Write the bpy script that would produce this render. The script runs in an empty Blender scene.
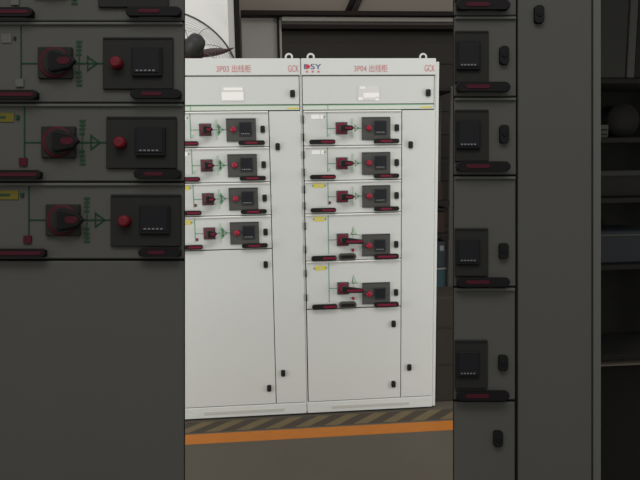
import bpy, bmesh, math, random
from mathutils import Vector, Matrix
random.seed(4)
S = bpy.context.scene
COL = S.collection
PI = math.pi

# ------------------------------------------------------------------ materials
def lin(c):
    return tuple(((v/255)/12.92 if v/255 <= .04045 else ((v/255+.055)/1.055)**2.4) for v in c)

def mat(name, rgb, rough=.5, metal=0.0, noise=0.0, scale=8.0, bump=0.0, spec=.5, coat=0.0):
    m = bpy.data.materials.new(name); m.use_nodes = True
    nt = m.node_tree; b = nt.nodes['Principled BSDF']
    c = lin(rgb)
    b.inputs['Base Color'].default_value = (*c, 1)
    b.inputs['Roughness'].default_value = rough
    b.inputs['Metallic'].default_value = metal
    b.inputs['Specular IOR Level'].default_value = spec
    b.inputs['Coat Weight'].default_value = coat
    tc = nt.nodes.new('ShaderNodeTexCoord')
    nz = nt.nodes.new('ShaderNodeTexNoise')
    nz.inputs['Scale'].default_value = scale; nz.inputs['Detail'].default_value = 5
    nt.links.new(tc.outputs['Object'], nz.inputs['Vector'])
    mp = nt.nodes.new('ShaderNodeMix'); mp.data_type = 'RGBA'
    k0, k1 = 1-noise, 1+noise
    mp.inputs['A'].default_value = (*[v*k0 for v in c], 1)
    mp.inputs['B'].default_value = (*[min(1, v*k1) for v in c], 1)
    nt.links.new(nz.outputs['Fac'], mp.inputs['Factor'])
    nt.links.new(mp.outputs['Result'], b.inputs['Base Color'])
    if bump:
        bp = nt.nodes.new('ShaderNodeBump'); bp.inputs['Strength'].default_value = bump
        bp.inputs['Distance'].default_value = .002
        nt.links.new(nz.outputs['Fac'], bp.inputs['Height'])
        nt.links.new(bp.outputs['Normal'], b.inputs['Normal'])
    return m

M = {}
M['paint'] = mat('light_grey_powder_coat', (211, 214, 210), .55, noise=.015, scale=3, spec=.35)
M['header'] = mat('header_powder_coat', (216, 219, 215), .5, noise=.01, scale=3, spec=.35)
M['gap'] = mat('dark_seam', (40, 40, 38), .9, spec=.1)
M['black'] = mat('black_plastic', (33, 30, 30), .4, noise=.05, spec=.25)
M['lock'] = mat('black_lock_plastic', (42, 44, 42), .4, noise=.05, spec=.2)
M['red'] = mat('wine_red_plastic', (122, 32, 54), .4, noise=.06, scale=30, spec=.25)
M['brightred'] = mat('red_push_button', (160, 24, 52), .35)
M['panel'] = mat('anthracite_panel', (82, 82, 80), .55, noise=.04, scale=20, spec=.2)
M['screen'] = mat('meter_glass', (34, 36, 40), .3, spec=.3)
M['bezel'] = mat('meter_bezel', (58, 59, 60), .45, spec=.2)
M['readout'] = mat('meter_readout', (150, 150, 152), .5)
M['green'] = mat('green_mimic_line', (104, 158, 118), .6)
M['palegreen'] = mat('pale_green_print', (176, 200, 176), .6)
M['tint'] = mat('pale_green_strip', (208, 216, 206), .6)
M['yellow'] = mat('yellow_label', (226, 206, 70), .5)
M['white'] = mat('white_label_and_highlight', (250, 250, 246), .4)
M['acrylic'] = mat('clear_label_holder', (222, 222, 217), .15)
M['print'] = mat('red_print', (206, 128, 132), .6)
M['blueprint'] = mat('navy_print', (58, 78, 130), .6)
M['logored'] = mat('red_logo_print', (205, 40, 62), .6)
M['vent'] = mat('kick_plate_slots', (196, 197, 190), .6)
M['greycap'] = mat('grey_latch', (78, 76, 72), .5, spec=.25)

# dimmed copies of the set above, darkness put into the colour (two nearer cabinets)
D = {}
D['paint'] = mat('dimmed_powder_coat', (75, 75, 72), .75, noise=.03, scale=5, spec=.1)
D['edge'] = mat('dimmed_frame_edge', (83, 84, 81), .7, noise=.03, spec=.12)
D['gap'] = mat('dimmed_seam', (24, 24, 23), .9, spec=.05)
D['black'] = mat('dimmed_black_plastic', (19, 17, 18), .6, spec=.12)
D['lock'] = mat('dimmed_black_lock', (22, 22, 22), .6, spec=.1)
D['red'] = mat('dimmed_red_plastic', (64, 21, 32), .6, spec=.1)
D['brightred'] = mat('dimmed_red_button', (92, 16, 28), .5, spec=.2)
D['panel'] = mat('dimmed_panel', (37, 37, 36), .7, noise=.05, scale=15, spec=.1)
D['screen'] = mat('dimmed_screen', (24, 25, 28), .5, spec=.12)
D['bezel'] = mat('dimmed_bezel', (27, 27, 28), .6, spec=.1)
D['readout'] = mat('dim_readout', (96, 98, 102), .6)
D['green'] = mat('dimmed_green_line', (26, 54, 38), .7, spec=.1)
D['palegreen'] = mat('dimmed_green_print', (38, 60, 44), .7, spec=.1)
D['yellow'] = mat('dimmed_yellow_label', (92, 84, 34), .7, spec=.1)
D['white'] = mat('dimmed_white_label', (84, 84, 81), .7, spec=.1)

# ------------------------------------------------------------------ mesh helper
class MB:
    def __init__(s): s.bm = bmesh.new(); s.mats = []
    def mi(s, m):
        if m not in s.mats: s.mats.append(m)
        return s.mats.index(m)
    def box(s, x0, x1, y0, y1, z0, z1, m, bev=0.0, seg=1):
        r = bmesh.ops.create_cube(s.bm, size=1)
        vs = r['verts']
        for v in vs:
            v.co = Vector(((x0+x1)/2+v.co.x*(x1-x0), (y0+y1)/2+v.co.y*(y1-y0), (z0+z1)/2+v.co.z*(z1-z0)))
        fs = {f for v in vs for f in v.link_faces}
        i = s.mi(m)
        for f in fs: f.material_index = i
        if bev:
            es = list({e for v in vs for e in v.link_edges})
            r = bmesh.ops.bevel(s.bm, geom=es, offset=bev, segments=seg, affect='EDGES', profile=.5)
            for f in r['faces']: f.material_index = i
        return s
    def prism(s, pts, y0, y1, m, bev=0.0):          # outline in x,z extruded along y
        i = s.mi(m)
        a = [s.bm.verts.new((x, y0, z)) for x, z in pts]
        b = [s.bm.verts.new((x, y1, z)) for x, z in pts]
        n = len(pts); fs = [s.bm.faces.new(a), s.bm.faces.new(b[::-1])]
        for k in range(n):
            fs.append(s.bm.faces.new((a[k], b[k], b[(k+1) % n], a[(k+1) % n])))
        for f in fs: f.material_index = i
        if bev:
            es = list(fs[0].edges)
            r = bmesh.ops.bevel(s.bm, geom=es, offset=bev, segments=2, affect='EDGES', profile=.5)
            for f in r['faces']: f.material_index = i
        return s
    def tube(s, path, r, m, n=8, closed=False):
        i = s.mi(m); P = [Vector(p) for p in path]; N = len(P); rings = []
        for k in range(N):
            if closed: t = P[(k+1) % N]-P[k-1]
            else: t = P[min(k+1, N-1)]-P[max(k-1, 0)]
            t.normalize()
            up = Vector((0, 0, 1)) if abs(t.z) < .9 else Vector((1, 0, 0))
            if k and not closed or k:
                u = prev - t*prev.dot(t)
                u = u.normalized() if u.length > 1e-6 else t.cross(up).normalized()
            else: u = t.cross(up).normalized()
            prev = u; w = t.cross(u)
            rr = r[k] if isinstance(r, (list, tuple)) else r
            rings.append([s.bm.verts.new(P[k]+u*math.cos(q)*rr+w*math.sin(q)*rr) for q in [2*PI*j/n for j in range(n)]])
        for k in range(N if closed else N-1):
            A, B = rings[k], rings[(k+1) % N]
            for j in range(n):
                f = s.bm.faces.new((A[j], A[(j+1) % n], B[(j+1) % n], B[j])); f.material_index = i; f.smooth = True
        if not closed:
            for R_ in (rings[0][::-1], rings[-1]):
                f = s.bm.faces.new(R_); f.material_index = i
        return s
    def lathe(s, prof, m, org=(0, 0, 0), n=28):     # profile (r, y) turned about the y axis
        i = s.mi(m); o = Vector(org); rings = []
        for r, y in prof:
            rings.append([s.bm.verts.new(o+Vector((r*math.cos(2*PI*j/n), y, r*math.sin(2*PI*j/n)))) for j in range(n)])
        for a, b in zip(rings, rings[1:]):
            for j in range(n):
                f = s.bm.faces.new((a[j], a[(j+1) % n], b[(j+1) % n], b[j])); f.material_index = i; f.smooth = True
        for R_ in (rings[0], rings[-1]):
            f = s.bm.faces.new(R_); f.material_index = i
        return s
    def build(s, name, parent=None):
        bmesh.ops.recalc_face_normals(s.bm, faces=s.bm.faces[:])
        me = bpy.data.meshes.new(name); s.bm.to_mesh(me); s.bm.free()
        for m in s.mats: me.materials.append(m)
        o = bpy.data.objects.new(name, me); COL.objects.link(o)
        if parent: o.parent = parent
        return o

def rr(x0, x1, z0, z1, r, n=5):                      # rounded rectangle outline
    r = min(r, (x1-x0)/2-1e-5, (z1-z0)/2-1e-5); P = []
    for cx, cz, a0 in ((x1-r, z1-r, 0), (x0+r, z1-r, 90), (x0+r, z0+r, 180), (x1-r, z0+r, 270)):
        for k in range(n+1):
            a = math.radians(a0+90*k/n); P.append((cx+r*math.cos(a), cz+r*math.sin(a)))
    return P

def tag(o, label=None, cat=None, group=None, kind=None):
    if label: o['label'] = label
    if cat: o['category'] = cat
    if group: o['group'] = group
    if kind: o['kind'] = kind
    return o
def empty(name, loc=(0, 0, 0)):
    o = bpy.data.objects.new(name, None); COL.objects.link(o); o.location = loc; return o

def text_mesh(name, s, x0, x1, z0, z1, y, m, parent):
    cu = bpy.data.curves.new('lettering', 'FONT'); cu.body = s; cu.size = 1
    t = bpy.data.objects.new('lettering_tmp', cu); COL.objects.link(t)
    bpy.context.view_layer.update()
    me = bpy.data.meshes.new_from_object(t.evaluated_get(bpy.context.evaluated_depsgraph_get()))
    bpy.data.objects.remove(t)
    xs = [v.co.x for v in me.vertices]; ys = [v.co.y for v in me.vertices]
    ax, bx, ay, by = min(xs), max(xs), min(ys), max(ys)
    for v in me.vertices:
        v.co = Vector((x0+(v.co.x-ax)/(bx-ax)*(x1-x0), y, z0+(v.co.y-ay)/(by-ay)*(z1-z0)))
    me.materials.clear(); me.materials.append(m)
    o = bpy.data.objects.new(name, me); COL.objects.link(o); o.parent = parent
    return o

# ------------------------------------------------------------------ drawer parts (x right, y into the cabinet, z up)
def pull_handle(x0, x1, z0, z1, f, K, par, red, p=.030):
    """bow handle with a coloured grip between fractions red[0]..red[1]"""
    b = MB()
    h = z1-z0; w = x1-x0
    b.prism(rr(x0, x1, z0, z1, h*.45), f-p, f-p*.55, K['black'], h*.15)
    for xa in (x0+h*.2, x1-h*1.2):
        b.box(xa, xa+h, f-p*.7, f, z0+h*.15, z1-h*.15, K['black'])
    b.prism(rr(x0+w*red[0], x0+w*red[1], z0+h*.30, z1-h*.30, h*.2), f-p-h*.06, f-p+h*.2, K['red'], h*.08)
    return b.build('pull_handle', par)

def key_lock(x0, x1, z0, z1, f, K, par):
    b = MB(); w = x1-x0; h = z1-z0
    b.prism(rr(x0, x1, z0, z1, w*.3), f-.010, f, K['lock'], .002)
    b.lathe([(w*.26, -.003), (w*.30, -.002), (w*.32, 0)], K['black'], ((x0+x1)/2, f-.009, (z0+z1)/2), 16)
    return b.build('key_lock', par)

def rotary_switch(x0, x1, z0, z1, f, K, par, reach, half, drop=0.0, ring=(.49, .31), g=1.0):
    """square base plate, red ring and a pistol grip pointing right to x = reach"""
    b = MB(); w = x1-x0; cx, cz = (x0+x1)/2, (z0+z1)/2
    b.box(x0, x1, f-.010, f, z0, z1, K['panel'], .002)
    b.lathe([(w*(ring[0]-.06), -.014*g), (w*(ring[0]-.01), -.010*g), (w*ring[0], 0)], K['red'], (cx, f-.009, cz), 28)
    b.lathe([(w*(ring[1]-.02), -.014*g), (w*ring[1], -.012*g), (w*ring[1], 0)], K['panel'], (cx+w*.06, f-.009-.012*g, cz), 24)
    t = half
    b.prism([(cx-w*.12, cz-t*.9-drop*.2), (cx, cz-t*1.15), (reach-t*.7, cz-t*.75-drop), (reach, cz-drop), (reach-t*.7, cz+t*.75-drop), (cx, cz+t*1.15), (cx-w*.12, cz+t*.9)],
            f-.014-.038*g, f-.012-.022*g, K['black'], t*.2)
    b.prism(rr(cx+w*(.53-ring[1]), reach-t*.6, cz-t*.36-drop*.6, cz+t*.36-drop*.6, t*.4), f-.014-.041*g, f-.012-.036*g, K['red'], t*.1)
    return b.build('rotary_switch', par)

def control_panel(x0, x1, z0, z1, f, K, par, scr, btn, br, readout=0):
    b = MB()
    b.box(x0, x1, f-.008, f, z0, z1, K['panel'], .002)
    b.box(x0+.003, x1-.003, f-.0095, f-.007, z1-.006, z1-.003, K['bezel'])
    p = b.build('control_panel', par)
    if scr:
        sx0, sx1, sz0, sz1 = scr; e = (sx1-sx0)*.08
        c = MB()
        c.box(sx0, sx1, f-.016, f-.007, sz0, sz1, K['bezel'], .0025)
        c.box(sx0+e, sx1-e, f-.018, f-.015, sz0+e*1.6, sz1-e, K['screen'])
        if readout:
            n = 5; d = (sx1-sx0-4*e)/n
            for k in range(n):
                c.box(sx0+2*e+d*k, sx0+2*e+d*k+d*.62, f-.0190, f-.0175, sz0+e*2.0, sz0+e*2.0+(sz1-sz0)*.05, K['readout'])
        if readout > 1:
            c.box(sx0+e, sx0+e*1.5, f-.0190, f-.0175, sz0+e*1.6, sz1-e, K['lock'])
            c.box(sx0+e, sx1-e, f-.0190, f-.0175, sz1-e*1.6, sz1-e, K['lock'])
        c.build('meter', par)
    if btn:
        c = MB()
        c.lathe([(br*.62, -.022), (br*.95, -.017), (br, -.008), (br, 0)], K['brightred'], (btn[0], f-.007, btn[1]), 24)
        c.build('push_button', par)
    return p

def diagram(f, K, par, hx0, hx1, cz, vx, vz0, vz1, ax0, ax1, th, R, cx, strong):
    """single-line diagram printed on the drawer: bus line, feeder line, arrow and the dial marks"""
    b = MB(); g = K['green']; y0, y1 = f-.0012, f
    b.box(vx-th/2, vx+th/2, y0, y1, vz0, vz1, g)
    b.box(vx, ax1, y0, y1, cz-th/2, cz+th/2, g)     # one feeder line that runs behind the switch to the meter panel
    t = .026
    for q in (-1, 1):                               # arrow outline
        b.prism([(ax0, cz+q*t*.72), (ax0+t, cz), (ax0+t-th*1.6, cz), (ax0, cz+q*t*.52)], y0, y1, g)
    b.box(ax0-th/2, ax0+th/2, y0, y1, cz-t*.75, cz+t*.75, g)
    k = K['green'] if strong else K['palegreen']
    tx = cx+R
    b.box(tx-th*.35, tx+th*.35, y0, y1, cz-.055, cz+.055, K['palegreen'])     # scale beside the grip
    for q in (-.053, -.043, -.033, -.022, .022, .033, .043, .053):
        b.box(tx-th*.3-.006, tx+.004+abs(q)*.06, y0-.0003, y1, cz+q-.0028, cz+q+.0028, K['palegreen'])
    for q in (-1, 1):
        b.prism([(tx, cz+q*.020), (tx+.010, cz+q*.034), (tx+.022, cz+q*.018), (ax0, cz+q*.006), (ax0-.004, cz)], y0, y1-.0003, k) if strong else None
    return b.build('circuit_diagram', par)

def label_plate(x0, x1, z0, z1, f, K, par, colour):
    b = MB(); m = K[colour]
    w = x1-x0
    if colour == 'yellow':
        b.box(x0+w*.12, x1-w*.12, f-.002, f, z0, z1, m)
        for xa in (x0, x1-w*.07): b.box(xa, xa+w*.07, f-.004, f, (z0+z1)/2-.005, (z0+z1)/2+.005, K['green'])
        b.box(x0+w*.3, x1-w*.3, f-.0025, f-.001, z0+(z1-z0)*.35, z1-(z1-z0)*.35, K['palegreen'])
    else:
        b.box(x0, x0+w*.62, f-.002, f, z0, z1, m)
        b.box(x0+w*.68, x0+w*.9, f-.002, f, z0, z1, m)
        b.box(x0+w*.95, x1, f-.003, f, (z0+z1)/2-.004, (z0+z1)/2+.004, K['panel'])
    return b.build('label_plate', par)

def front(name, x0, x1, z0, z1, f, K, par, lip=0.0, thick=.016):
    b = MB()
    b.box(x0, x1, f, f+thick, z0, z1, K['paint'], .003, 2)
    if lip: b.box(x0+.002, x1-.002, f-lip, f+.004, z1-.0075, z1-.001, K['white'] if 'header' in K else K['edge'], .001)  # lip painted brighter for the light its top edge catches
    return b.build(name, par)

# ------------------------------------------------------------------ the two light grey cabinets
DEPTH = .36
F = 0.0                                              # plane of the fronts
def cabinet(ox, name_text, rows, door_top, last, label, labels, logo, uplock):
    r = empty('switchgear_cabinet', (ox, 0, 0))
    tag(r, label, 'electrical cabinet', 'light grey switchgear cabinets in a row')
    W = .777 if last else .769
    b = MB(); p = M['paint']
    b.box(0, W, .018, .030, .075, 2.098, M['gap'])
    b.box(0, .006, .004, DEPTH, .02, 2.098, p); b.box(W-.006, W, .004, DEPTH, .02, 2.098, p)
    b.box(.006, W-.006, .030, DEPTH, .02, .075, p)
    b.box(.006, W-.006, .030, DEPTH, 2.085, 2.098, p); b.box(.006, W-.006, DEPTH-.01, DEPTH, .075, 2.085, p)
    b.build('carcass', r)
    if last:
        MB().box(W+.001, .798, .006, DEPTH, .012, 2.085, M['header'], .003).build('side_panel', r)
    hd = MB().box(.004, W-.002, -.010, .03, 2.011, 2.102, M['header'], .003, 2).build('header_panel', r)
    dx = 0 if last else 0
    text_mesh('title_lettering', name_text, .303, .493, 2.026, 2.067, -.0112, M['print'], hd)
    text_mesh('type_lettering', 'GCK', W-.069, W-.009, 2.028, 2.064, -.0112, M['print'], hd)
    if logo:
        lg = MB()
        y0, y1 = -.0115, -.010
        # D: navy bar with a red half disc, then S and Y as lettering
        lg.box(.020, .028, y0, y1, 2.043, 2.070, M['blueprint'])
        lg.prism([(.031, 2.043)]+[(.031+.022*math.cos(a), 2.0565+.0135*math.sin(a)) for a in [-PI/2+PI*k/10 for k in range(1, 10)]]+[(.031, 2.070)], y0, y1, M['logored'])
        o = lg.build('logo', hd)
        text_mesh('logo_lettering', 'SY', .056, .116, 2.042, 2.071, -.0115, M['blueprint'], hd)
        lg = MB()
        for xa in (.030, .062, .094): lg.box(xa, xa+.012, -.0112, -.010, 2.024, 2.034, M['print'])
        lg.build('logo_caption', hd)
    # upper door with name plate and lock
    ud = front('upper_door', .010, W-.010, 1.851, 2.006, F, M, r)
    key_lock(uplock, uplock+.028, 1.889, 1.930, F, M, ud)
    b = MB(); px = .326  # name plate: its white patches are glare painted on the clear holder
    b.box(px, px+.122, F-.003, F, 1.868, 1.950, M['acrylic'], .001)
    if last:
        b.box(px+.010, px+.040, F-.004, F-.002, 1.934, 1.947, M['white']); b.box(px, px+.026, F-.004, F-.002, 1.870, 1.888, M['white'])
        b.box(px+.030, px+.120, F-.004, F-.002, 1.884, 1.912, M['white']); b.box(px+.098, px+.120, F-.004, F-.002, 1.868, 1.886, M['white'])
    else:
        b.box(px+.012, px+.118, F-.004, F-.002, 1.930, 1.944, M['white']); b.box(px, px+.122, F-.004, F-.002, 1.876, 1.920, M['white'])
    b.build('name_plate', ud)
    # mimic strip
    b = MB(); b.box(.010, W-.010, F, F+.016, 1.820, 1.848, M['tint'])
    b.box(.010, W-.010, F-.001, F+.001, 1.844, 1.848, M['green']); b.box(.150, .153, F-.001, F, 1.820, 1.846, M['green'])
    st = b.build('mimic_strip', r)
    MB().box(.690, .756, F-.002, F, 1.826, 1.833, M['yellow']).build('strip_label', st)
    # drawers
    X1 = .577 if last else .583
    for i, (zb, zt, big) in enumerate(rows):
        d = front('drawer', .012, X1, zb+.0025, zt-.001, F, M, r, lip=.012)
        if not big:
            o = zb
            cz = o+.0985; sw = (.194, .262, o+.064, o+.133)
            label_plate(.055, .133, o+.152, o+.176, F, M, d, labels[i])
            pull_handle(.041, .190, o+.010, o+.036, F, M, d, (.45, .97))
            pull_handle(.411, .560, o+.010, o+.036, F, M, d, (.25, .72))
            rotary_switch(*sw, F, M, d, .296 if last else .276, .017 if last else .019, 0, (.49, .31) if last else (.46, .36))
            control_panel(.345, .512, o+.031, o+.160, F, M, d, (.416, .490, o+.060, o+.140), (.385, cz), .0155, 2 if last and i < 2 else 1)
            key_lock(.536, .562, o+.078, o+.118, F, M, d)
            diagram(F, M, d, .194, .262, cz, .146, o+.05, o+.190, .306, .345, .004, .062, .228, not last)
            MB().box(.150, .162, F-.003, F, o+.056, o+.072, M['red' if i > 1 else 'palegreen']).build('indicator', d)
        else:
            o = zb
            sw = (.193, .263, o+.086, o+.160); cz = o+.123
            label_plate(.057, .133, o+.235, o+.260, F, M, d, 'yellow')
            pull_handle(.041, .190, o+.004, o+.034, F, M, d, (.45, .97))
            pull_handle(.411, .560, o+.004, o+.034, F, M, d, (.12, .90))
            rotary_switch(*sw, F, M, d, .350, .017, .010)
            control_panel(.343, .511, o+.022, o+.152, F, M, d, (.416, .484, o+.049, o+.121), (.383, o+.085), .017, 1 if i % 2 else 0)
            key_lock(.535, .560, o+.066, o+.107, F, M, d)
            b = MB(); g = M['green']
            b.box(.143, .147, F-.0012, F, o+.04, zt-.008, g); b.box(.147, .294, F-.0012, F, cz-.002, cz+.002, g); b.box(.290, .294, F-.0012, F, cz, o+.152, M['palegreen'])
            for s in (-1, 1):
                b.prism([(.28, o+.150), (.30+s*.016, o+.150), (.2925, o+.20), (.2915, o+.20)][::1], F-.0012, F, M['palegreen'])
            b.box(.264, .330, F-.0012, F, o+.148, o+.153, M['palegreen'])
            b.build('circuit_diagram', d)
            b = MB(); b.prism(rr(.203, .307, o+.004, o+.042, .018), F-.020, F, M['greycap'], .004)
            b.prism(rr(.215, .295, o+.014, o+.032, .009), F-.023, F-.018, M['black'], .002); b.build('latch_plate', d)
            MB().box(.281, .296, F-.006, F, o+.050, o+.068, M['brightred'], .001).build('indicator', d)
    dd = front('lower_door', .012, X1, .082, door_top, F, M, r)
    if last:
        key_lock(.520, .546, .530, .570, F, M, dd); key_lock(.520, .546, .150, .190, F, M, dd)
    else:
        key_lock(.532, .558, .917, .957, F, M, dd); key_lock(.532, .558, .162, .202, F, M, dd)
    cd = front('cable_door', X1+.0045, W-.004, .082, 1.814, F, M, r)
    key_lock(.618, .644, 1.595, 1.636, F, M, cd); key_lock(.618, .644, .252, .292, F, M, cd)
    # dark hinge knuckles on the left edge of the drawers
    for zb, zt, big in rows:
        for q in (.25, .75):
            z = zb+(zt-zb)*q
            MB().tube([(.009, F-.002, z-.022), (.009, F-.002, z+.022)], .0045, M['lock']).build('hinge', r)
    # kick plate
    kp = MB().box(.004, W-.002, -.004, .03, .012, .078, M['header'], .002).build('kick_plate', r)
    b = MB(); b.box(.155, .630, -.0065, -.003, .034, .052, M['vent'])
    b.build('vent_strip', kp)
    # lifting eyes
    for xe in ((.060, .707) if last else (.062, .707)):
        b = MB()
        b.tube([(xe+.018*math.cos(a), .02, 2.112+.018*math.sin(a)) for a in [2*PI*k/24 for k in range(24)]], .0055, M['header'], 8, True)
        b.box(xe-.012, xe+.012, .010, .030, 2.097, 2.104, M['header'])
        b.build('lifting_eye', r)
    return r

cabinet(-.770, '3P03 \u51fa\u7ebf\u67dc', [(1.616, 1.816, 0), (1.417, 1.616, 0), (1.227, 1.417, 0), (1.030, 1.227, 0)], 1.027, False,
        'light grey switchgear cabinet titled 3P03 with four drawers above one tall door', ['white', 'white', 'yellow', 'yellow'], False, .708)
cabinet(0, '3P04 \u51fa\u7ebf\u67dc', [(1.616, 1.816, 0), (1.417, 1.616, 0), (1.226, 1.417, 0), (.948, 1.226, 1), (.657, .948, 1)], .653, True,
        'light grey switchgear cabinet titled 3P04 with five drawers, two of them tall', ['white', 'white', 'yellow', 'yellow', 'yellow'], True, .718)

# ------------------------------------------------------------------ camera
CP = Vector((-.20957, -3.46672, 1.55893))
yaw, pitch, roll = .087725, .138956, -.015067
fw = Vector((math.sin(yaw)*math.cos(pitch), math.cos(yaw)*math.cos(pitch), -math.sin(pitch)))
rt0 = fw.cross(Vector((0, 0, 1))).normalized(); up0 = rt0.cross(fw)
rt = rt0*math.cos(roll)+up0*math.sin(roll); up = up0*math.cos(roll)-rt0*math.sin(roll)
cam = bpy.data.cameras.new('camera'); co = bpy.data.objects.new('camera', cam); COL.objects.link(co)
cam.sensor_width = 36; cam.lens = 600/640*36; cam.clip_start = .05; cam.clip_end = 100
co.matrix_world = Matrix(((rt.x, up.x, -fw.x, CP.x), (rt.y, up.y, -fw.y, CP.y), (rt.z, up.z, -fw.z, CP.z), (0, 0, 0, 1)))
S.camera = co

# ------------------------------------------------------------------ two dimmed cabinet copies added nearer, tipped back on wedge plinths
ND = 1.47; U = ND/600                                # their fronts' distance and the size of a unit there
VB = -1.267                                          # bottom of the body below the sight line
def near_root(name, xleft):
    r = empty(name); o = CP+fw*ND+rt*xleft+up*VB
    r.matrix_world = Matrix(((rt.x, fw.x, up.x, o.x), (rt.y, fw.y, up.y, o.y), (rt.z, fw.z, up.z, o.z), (0, 0, 0, 1)))
    return r
def wedge(root, x0, x1, y0, y1, m):
    mw = root.matrix_world.copy(); inv = mw.inverted()
    top = [mw @ Vector(p) for p in ((x0, y0, 0), (x1, y0, 0), (x1, y1, 0), (x0, y1, 0))]
    bot = [Vector((p.x, p.y, 0.0)) for p in top]
    b = MB(); i = b.mi(m)
    A = [b.bm.verts.new(inv @ p) for p in top]; B = [b.bm.verts.new(inv @ p) for p in bot]
    b.bm.faces.new(A); b.bm.faces.new(B[::-1])
    for k in range(4): b.bm.faces.new((A[k], B[k], B[(k+1) % 4], A[(k+1) % 4]))
    return b.build('plinth', root)

def Z(v): return (240-v)*U-VB                        # height on the front of a row that far from the sight line
TOP = Z(-80)

# left dimmed copy: 0.60 m wide
XL = -.60+(184-320)*U
rL = near_root('switchgear_cabinet', XL)
tag(rL, 'dimmed nearer copy of cabinet 3P03 added in the left foreground with rotary switches above a plain door', 'electrical cabinet', 'dimmed cabinet copies added in the foreground')
def XA(u): return (u-320)*U-XL
b = MB(); b.box(.02, .47, .012, .50, 0, TOP, D['paint']); b.box(0, .60, .006, .012, 0, TOP, D['gap']); b.build('carcass', rL)
wedge(rL, .02, .47, .012, .50, D['gap'])
FN = 0.0
lowered = [(21.5, -60, -3.5), (103, 21.5, 1.2), (182, 103, 4.6), (259.5, 182, 9)]
for i, (vb, vt, s) in enumerate(lowered):
    d = front('drawer', .004, .600, Z(vb-.8), Z(vt+.8), FN, D, rL, lip=.006, thick=.006)
    y = FN; c = vb-39.5                              # feeder line
    th = .0035
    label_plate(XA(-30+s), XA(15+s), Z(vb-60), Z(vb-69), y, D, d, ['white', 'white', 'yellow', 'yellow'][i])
    pull_handle(XA(-48+s), XA(40+s), Z(vb-2.2), Z(vb-11), y, D, d, (.40, .96), .022)
    pull_handle(XA(131.5+s), XA(183.2), Z(vb-2.8), Z(vb-11.6), y, D, d, (.22, .62), .022)
    rotary_switch(XA(38+s), XA(72+s), Z(c+16), Z(c-15.5), y, D, d, XA(79+s), 9.5*U, 0, (.46, .38), .35)
    control_panel(XA(102.5+s), XA(172.5+s), Z(vb-13), Z(vb-65), y, D, d, (XA(132+s), XA(162+s), Z(vb-25), Z(vb-54)), (XA(117.5+s), Z(c+1.5)), 6.0*U, 1)
    diagram(y, D, d, XA(38+s), XA(72+s), Z(c), XA(20+s), Z(vb-15), Z(vt+4) if i < 3 else Z(vt+2), XA(86.5+s), XA(102.5+s), .0034, 23*U, XA(55+s), False)
    MB().box(XA(15+s), XA(23+s), y-.004, y, Z(vb-16), Z(vb-24), D['red' if i > 1 else 'edge']).build('indicator', d)
front('lower_door', .004, .600, .06, Z(261), FN, D, rL, thick=.006)
b = MB().box(.004, .600, 0, .006, .002, .055, D['edge']).build('kick_plate', rL)

# right dimmed copy: 0.36 m wide
XR = (454-320)*U
rR = near_root('switchgear_cabinet', XR)
tag(rR, 'dimmed nearer copy of cabinet 3P04 added in the right foreground with narrow drawers beside a tall blank door', 'electrical cabinet', 'dimmed cabinet copies added in the foreground')
WR = (600.5-454)*U
def XB(u): return (u-454)*U
b = MB(); b.box(.125, WR, .012, .50, 0, TOP, D['paint']); b.box(0, WR, .006, .012, 0, TOP, D['gap']); b.build('carcass', rR)
wedge(rR, .125, WR, .012, .50, D['gap'])
rows = [(16, -60), (97, 16), (175.5, 97), (287, 175.5), (400.5, 287)]
for i, (vb, vt) in enumerate(rows):
    s = -[0, 0, 0, .5, 1][i]
    d = front('drawer', 0, XB(516.2+s), Z(vb-.8), Z(vt+.8), FN, D, rR, lip=.006, thick=.006)
    big = i > 2
    ph = 13.5 if not big else (10.5 if i == 3 else 12.5)
    pt = 65.5 if not big else (59 if i == 3 else 61)
    control_panel(XB(454.3), XB(488+s), Z(vb-ph), Z(vb-pt), FN, D, d, (XB(455.5), XB(479+s), Z(vb-ph-12), Z(vb-pt+11)), None, 0, 1)
    lz = (50, 32) if not big else ((44, 28) if i == 3 else (46, 30))
    key_lock(XB(499+s), XB(508+s), Z(vb-lz[1]), Z(vb-lz[0]), FN, D, d)
    hz = (3.5, 13) if not big else ((1, 10) if i == 3 else (2, 11.5))
    pull_handle(XB(454.2), XB(508+s), Z(vb-hz[0]), Z(vb-hz[1]), FN, D, d, (.18, .62), .022)
dl = front('lower_door', 0, XB(515), .06, Z(402), FN, D, rR, thick=.006)
key_lock(XB(493), XB(502), Z(446), Z(430), FN, D, dl)
cd = front('cable_door', XB(518), XB(592), .06, TOP-.04, FN, D, rR, thick=.006)
key_lock(XB(533.5), XB(543), Z(24), Z(6.5), FN, D, cd)
MB().box(XB(593.2), WR, -.002, .006, .06, TOP-.04, D['edge'], .001).build('frame_post', rR)
MB().box(0, WR, 0, .006, .002, .055, D['edge']).build('kick_plate', rR)

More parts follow.
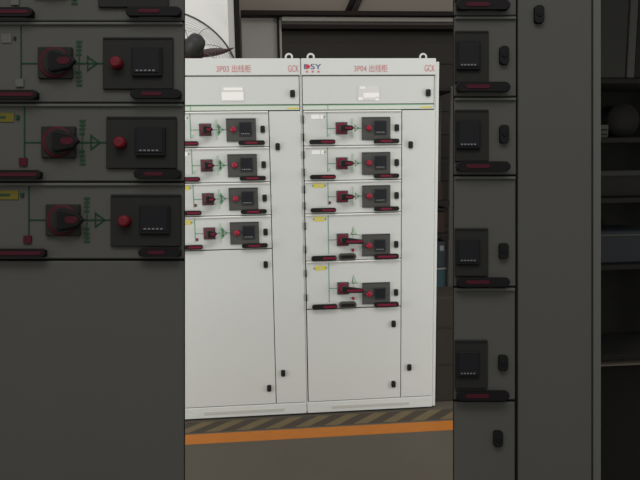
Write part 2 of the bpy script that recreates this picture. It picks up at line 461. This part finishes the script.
# ------------------------------------------------------------------ the hall
def st(name, b, kind='structure'):
    o = b.build(name); o['kind'] = kind; return o
M['floor'] = mat('worn_concrete', (86, 81, 71), .75, noise=.16, scale=2.2, bump=.2, spec=.25)
M['wall'] = mat('white_wall_paint', (226, 226, 222), .8, noise=.01, scale=2, spec=.2)
M['grey'] = mat('grey_sheet', (160, 157, 152), .6, noise=.05, scale=1.5, spec=.25)
M['brownwall'] = mat('taupe_wall', (132, 124, 115), .8, noise=.08, scale=1.2, spec=.2)
M['darkdoor'] = mat('dark_shutter', (60, 57, 53), .8, noise=.08, scale=1.5, spec=.15)
M['beam'] = mat('dark_steel', (34, 29, 27), .7, noise=.1, spec=.15)
M['rail'] = mat('shutter_rail', (146, 143, 135), .6, noise=.04, spec=.2)
M['midrail'] = mat('shutter_housing', (78, 74, 69), .7, spec=.2)
M['orange'] = mat('orange_floor_paint', (176, 108, 44), .7, noise=.12, scale=14, spec=.2)
M['tan'] = mat('faded_yellow_stripe', (104, 92, 68), .8, noise=.12, scale=14, spec=.2)
M['dkstripe'] = mat('faded_black_stripe', (70, 63, 54), .8, noise=.12, scale=14, spec=.2)

st('floor', MB().box(-6, 6, -6, 6, -.1, 0, M['floor']))
BY = 3.0
st('wall_back', MB().box(-3, 4.2, BY+.12, BY+.3, 0, 5, M['brownwall']))
st('wall_left', MB().box(-2.6, -.447, 1.0, 1.95, 0, 4.6, M['wall']))
b = MB(); b.box(-.452, -.402, 1.955, 2.06, 0, 4.6, M['beam'])
st('trim_1', b)
st('trim_2', MB().box(-.42, 3.2, BY-.10, BY+.12, 2.985, 3.032, M['beam'], .004))        # steel beam
b = MB(); b.box(-.42, -.055, BY+.03, BY+.12, 0, 2.984, M['grey'])
st('trim_3', b)
b = MB(); b.box(-.052, -.030, BY-.02, BY+.12, 0, 2.984, M['beam']); b.box(-.030, -.008, BY-.01, BY+.12, 0, 2.984, M['grey'])
st('trim_4', b)
# roller shutter in the wide doorway
b = MB()
b.box(-.006, 3.2, BY+.06, BY+.12, .0, 2.86, M['darkdoor'])
for k in range(11):
    b.box(-.006, 3.2, BY+.05, BY+.062, .25*k+.02, .25*k+.235, M['darkdoor'], .004)
b.build('door_1')['kind'] = 'structure'
b = MB(); b.box(-.006, 3.2, BY-.06, BY+.12, 2.935, 2.980, M['rail'], .004); b.box(-.006, 3.2, BY-.04, BY+.12, 2.905, 2.935, M['midrail'])
b.box(-.006, 3.2, BY-.05, BY+.12, 2.865, 2.905, M['beam'])
st('trim_5', b)
# diagonal brace on the upper wall
b = MB(); b.tube([(.69, BY+.09, 3.05), (.86, BY+.09, 3.40)], .035, M['beam'], 6); b.tube([(.76, BY+.09, 3.05), (.93, BY+.09, 3.40)], .025, M['darkdoor'], 6)
st('trim_6', b)

# floor markings
b = MB(); b.box(-2.2, 1.2, -.305, -.185, 0, .0012, M['orange'])
tag(b.build('floor_line'), 'solid orange line painted on the floor in front of the light grey cabinets', 'floor marking')
b = MB(); b.box(-2.2, 1.2, -.165, -.025, 0, .0008, M['dkstripe'])
n = 0
x = -2.15
while x < .96:
    i = b.mi(M['tan'])
    vs = [b.bm.verts.new(p) for p in ((x, -.163, .0014), (x+.085, -.163, .0014), (x+.235, -.027, .0014), (x+.15, -.027, .0014))]
    f = b.bm.faces.new(vs); f.material_index = i
    x += .172
tag(b.build('hazard_stripe'), 'faded black and yellow hazard band along the foot of the light grey cabinets', 'floor marking')

# ------------------------------------------------------------------ fan behind the left cabinet
M['fanblack'] = mat('fan_dark_grey', (52, 52, 52), .5, spec=.3)
M['fanwire'] = mat('fan_wire', (112, 112, 110), .5, spec=.3)
M['fanrim'] = mat('fan_rim', (70, 70, 68), .5, spec=.3)
M['fanred'] = mat('fan_dark_red', (54, 24, 30), .5, spec=.25)
fan = empty('pedestal_fan', (-.72, .74, 0))
tag(fan, 'large dark red pedestal fan in a round wire guard behind cabinet 3P03', 'fan')
tilt = Matrix.Translation((-.01, -.06, 2.185)) @ Matrix.Rotation(math.radians(31), 4, 'Z') @ Matrix.Rotation(math.radians(-25), 4, 'X')
def tz(o):                                           # bake the head's tilt
    o.data.transform(tilt); return o
R0 = .395
b = MB(); b.tube([(R0*math.cos(a), 0, R0*math.sin(a)) for a in [2*PI*k/64 for k in range(64)]], .0065, M['fanrim'], 8, True)
tz(b.build('guard_rim', fan))
b = MB()
def bowl(q): return -.16*(1-q**2.2)                  # bowl profile towards the back of the fan (towards the camera)
for k in range(1, 9):
    q = .28+.72*k/9; r_ = R0*q
    b.tube([(r_*math.cos(a), bowl(q), r_*math.sin(a)) for a in [2*PI*j/48 for j in range(48)]], .0011, M['fanwire'], 4, True)
for k in range(10):
    a = 2*PI*(k+.3)/10
    b.tube([(R0*q*math.cos(a+.3*(1-q)), bowl(q), R0*q*math.sin(a+.3*(1-q))) for q in (.2, .4, .6, .8, .92, 1)], .0022, M['fanwire'], 5)
tz(b.build('guard', fan))
b = MB()
b.lathe([(.012, -.275), (.034, -.268), (.054, -.245), (.062, -.20), (.064, -.12), (.06, -.10)], M['fanblack'], (0, 0, 0), 24)
tz(b.build('motor', fan))
for k in range(3):
    b = MB(); i = b.mi(M['fanred']); a0 = math.radians(17+120*k); g = []
    for q in range(7):
        t = q/6; r_ = .05+.31*t; w = .085+.07*t-.105*t*t*t
        row = []
        for e in (-.5, 0, .5):
            a = a0+e*w/max(r_, .1)
            row.append((r_*math.cos(a), -.06+e*.09, r_*math.sin(a)))
        g.append(row)
    for sy in (0, .006):
        V = [[b.bm.verts.new((x_, y_+sy, z_)) for x_, y_, z_ in row] for row in g]
        for q in range(6):
            for j in range(2):
                f = b.bm.faces.new((V[q][j], V[q][j+1], V[q+1][j+1], V[q+1][j])); f.material_index = i; f.smooth = True
        if sy == 0: V0 = V
    for q in range(6):
        for j in (0, 2): b.bm.faces.new((V0[q][j], V0[q+1][j], V[q+1][j], V[q][j])).material_index = i
    for q in (0, 6):
        for j in (0, 1): b.bm.faces.new((V0[q][j], V0[q][j+1], V[q][j+1], V[q][j])).material_index = i
    tz(b.build('blade', fan))
b = MB(); b.lathe([(.05, -.15), (.085, -.14), (.085, -.03), (.04, 0)], M['fanred'], (0, 0, 0), 24); tz(b.build('hub', fan))
b = MB(); b.tube([(0, -.02, .02), (0, -.02, 2.0), (0, -.06, 2.16)], .022, M['fanblack'], 10); b.build('pole', fan)
b = MB(); b.lathe([(.15, 0), (.15, .02), (.05, .05)], M['fanblack'], (0, 0, 0), 28)
o = b.build('base', fan); o.data.transform(Matrix.Translation((0, -.02, 0)) @ Matrix.Rotation(PI/2, 4, 'X'))

# ------------------------------------------------------------------ things behind and to the right
M['shelfpost'] = mat('grey_upright', (88, 86, 82), .6, spec=.2)
M['shelfdark'] = mat('dark_shelf', (46, 43, 40), .8, noise=.1, spec=.15)
M['carton'] = mat('grey_carton', (112, 110, 106), .8, noise=.06)
M['brownbox'] = mat('dark_brown_crate', (64, 52, 46), .85, noise=.15, spec=.15)
M['slate'] = mat('slate_machine', (58, 64, 70), .6, noise=.06, spec=.2)
M['teal'] = mat('teal_machine', (58, 82, 88), .6, noise=.06, spec=.2)
M['pale'] = mat('pale_steel_edge', (132, 134, 132), .5)
M['nearblack'] = mat('dimmed_equipment', (12, 11, 10), .8, noise=.15, spec=.1)  # near-black tones hold the dimness of the added right rack
M['inkpanel'] = mat('dimmed_rack_panel', (28, 28, 26), .8, noise=.06, scale=2, spec=.1)
M['inkedge'] = mat('dimmed_rack_edge', (42, 42, 40), .8, spec=.1)
M['navy'] = mat('dimmed_navy_bin', (13, 17, 20), .7, spec=.12)

# open shelving seen through the slit beside cabinet 3P04
SY = 1.9
rk = empty('storage_rack', (1.15, SY, 0))
tag(rk, 'grey upright storage rack seen in the dark gap right of cabinet 3P04', 'rack')
for px, py in ((.0, .0), (.31, .0), (.0, .45), (.31, .45)):
    MB().box(px, px+.045, py, py+.04, 0, 2.16, M['shelfpost'], .003).build('post', rk)
for z in (.24, .80, 1.10, 2.12):
    MB().box(.0, .355, .005, .485, z, z+.03, M['shelfdark'], .002).build('shelf', rk)
MB().box(.0, .355, .49, .50, 0, 2.16, M['shelfdark']).build('back_panel', rk)
def thing(name, b, loc, label, cat, group=None):
    o = b.build(name); o.location = loc; return tag(o, label, cat, group)
CX = 1.33
thing('storage_bin', MB().box(-.12, .12, -.14, .14, 0, .22, M['teal'], .006).box(-.126, .126, -.146, .146, .215, .232, M['pale'], .002), (CX, SY+.2, .27), 'teal storage bin with a pale rim on the rack right of cabinet 3P04', 'bin')
thing('tool_case', MB().box(-.12, .12, -.14, .14, 0, .25, M['slate'], .008).box(-.03, .03, -.16, -.14, .12, .15, M['nearblack'], .003).box(.06, .10, -.146, -.13, .16, .21, M['pale'], .003), (CX, SY+.2, .503), 'slate blue tool case on top of the teal bin right of cabinet 3P04', 'case')
thing('wooden_crate', MB().box(-.12, .12, -.14, .14, 0, .20, M['brownbox'], .008).box(-.13, .13, -.15, .15, .205, .235, M['shelfdark'], .004), (CX, SY+.2, .83), 'dark brown lidded crate on the middle shelf right of cabinet 3P04', 'crate')
thing('parts_box', MB().box(-.10, .10, -.10, .10, 0, .17, M['brownbox'], .004).box(-.03, .02, -.104, -.098, .04, .09, M['carton']).box(-.05, .06, -.06, .06, .165, .20, M['carton'], .005), (CX, SY+.2, 1.13), 'brown parts box with a grey paper label on the rack right of cabinet 3P04', 'box')
M['umber'] = mat('dark_umber_board', (52, 48, 42), .8, noise=.08, scale=3, spec=.15)
b = MB(); b.box(-.15, .15, -.15, .15, .0, .68, M['umber'], .006)
for z in (.24, .48): b.box(-.153, .153, -.153, .153, z, z+.008, M['shelfdark'])
thing('floor_crate', b, (.975, .24, 0), 'dark umber crate on the floor low in the gap right of cabinet 3P04', 'crate')
M['darkening'] = mat('dark_floor_cover', (11, 10, 9), .9, noise=.1, spec=.05)  # mat added to darken the floor at the right edge by colour
b = MB(); b.box(1.22, 2.95, -1.25, .545, 0, .008, M['darkening'], .003)
thing('darkening_mat', b, (0, 0, 0), 'black rubber mat added over the floor before the dimmed rack at the right edge', 'mat')
# tall rack added at the right edge, dimness put into its near-black colours
RX, RY = 2.02, .55
rk = empty('equipment_rack', (RX, RY, 0))
tag(rk, 'tall equipment rack added at the far right edge in dimmed near-black colours', 'rack')
for px, py in ((0, 0), (.86, 0), (0, .5), (.86, .5)):
    MB().box(px, px+.04, py, py+.04, 0, 3.0, M['nearblack'], .003).build('post', rk)
MB().box(0, .9, .54, .56, 0, 3.0, M['nearblack']).build('back_panel', rk)
b = MB(); b.box(.04, .25, .02, .05, 2.06, 2.98, M['inkpanel'], .004); b.box(.255, .31, .01, .05, 2.06, 2.98, M['inkedge'], .004); b.box(.315, .86, .02, .05, 2.06, 2.98, M['nearblack'], .004)
b.build('upper_cover', rk)
for z in (.05, .72, 1.20, 1.62, 2.02):
    MB().box(.0, .9, .0, .54, z, z+.035, M['nearblack'], .003).build('shelf', rk)
thing('switch_box', MB().box(-.04, .04, -.05, .05, 0, .09, M['inkedge'], .004).box(-.03, .03, -.055, -.05, .02, .03, M['nearblack']).box(-.03, .03, -.055, -.05, .05, .06, M['nearblack']), (RX+.115, RY+.08, 1.655), 'small grey slotted box on the added dimmed rack at the right edge', 'box')
thing('cable_drum', MB().lathe([(.03, -.09), (.12, -.088), (.12, -.07), (.05, -.065), (.05, .065), (.12, .07), (.12, .088), (.03, .09)], M['nearblack']), (RX+.31, RY+.2, 1.655+.12), 'dark cable drum on the added dimmed rack at the right edge', 'drum')
thing('plastic_crate', MB().box(-.2, .2, -.15, .15, 0, .18, M['nearblack'], .01).box(-.21, .21, -.16, .16, .15, .19, M['inkpanel'], .005), (RX+.27, RY+.22, 1.235), 'black plastic crate on the middle shelf of the added dimmed rack', 'crate')
thing('plastic_crate', MB().box(-.22, .22, -.17, .17, 0, .24, M['navy'], .01).box(-.23, .23, -.18, .18, .20, .215, M['inkedge'], .003), (RX+.30, RY+.23, .755), 'navy plastic crate with a lighter rim low on the added dimmed rack', 'crate')

# ------------------------------------------------------------------ light: overhead hall lamp, added side fills and the soft light of the hall
W = bpy.data.worlds.new('hall'); S.world = W; W.use_nodes = True
bg = W.node_tree.nodes['Background']; bg.inputs['Color'].default_value = (1, .985, .96, 1); bg.inputs['Strength'].default_value = .56
def lamp(loc, target, sx, sy, e, c=(1, .98, .95)):
    l = bpy.data.lights.new('hall_and_fill_lamp', 'AREA'); l.shape = 'RECTANGLE'; l.size = sx; l.size_y = sy; l.energy = e; l.color = c
    o = bpy.data.objects.new('hall_and_fill_lamp', l); COL.objects.link(o); o.location = loc
    o.rotation_euler = (Vector(target)-Vector(loc)).to_track_quat('-Z', 'Y').to_euler(); return o
lamp((-.4, -4.2, 5.6), (0, 0, .6), 4, 1.6, 112)
def side_fill(x, e):                              # unseen fill lamps added at both sides to brighten the lower fronts
    lamp((x, -1.25, .95), (0, 0, .75), 1.1, 2.2, e)
side_fill(-3.4, 54); side_fill(3.4, 54)

S.view_settings.view_transform = 'Standard'; S.view_settings.look = 'None'
S.view_settings.exposure = 0.0; S.view_settings.gamma = 1.0; S.view_settings.use_curve_mapping = False
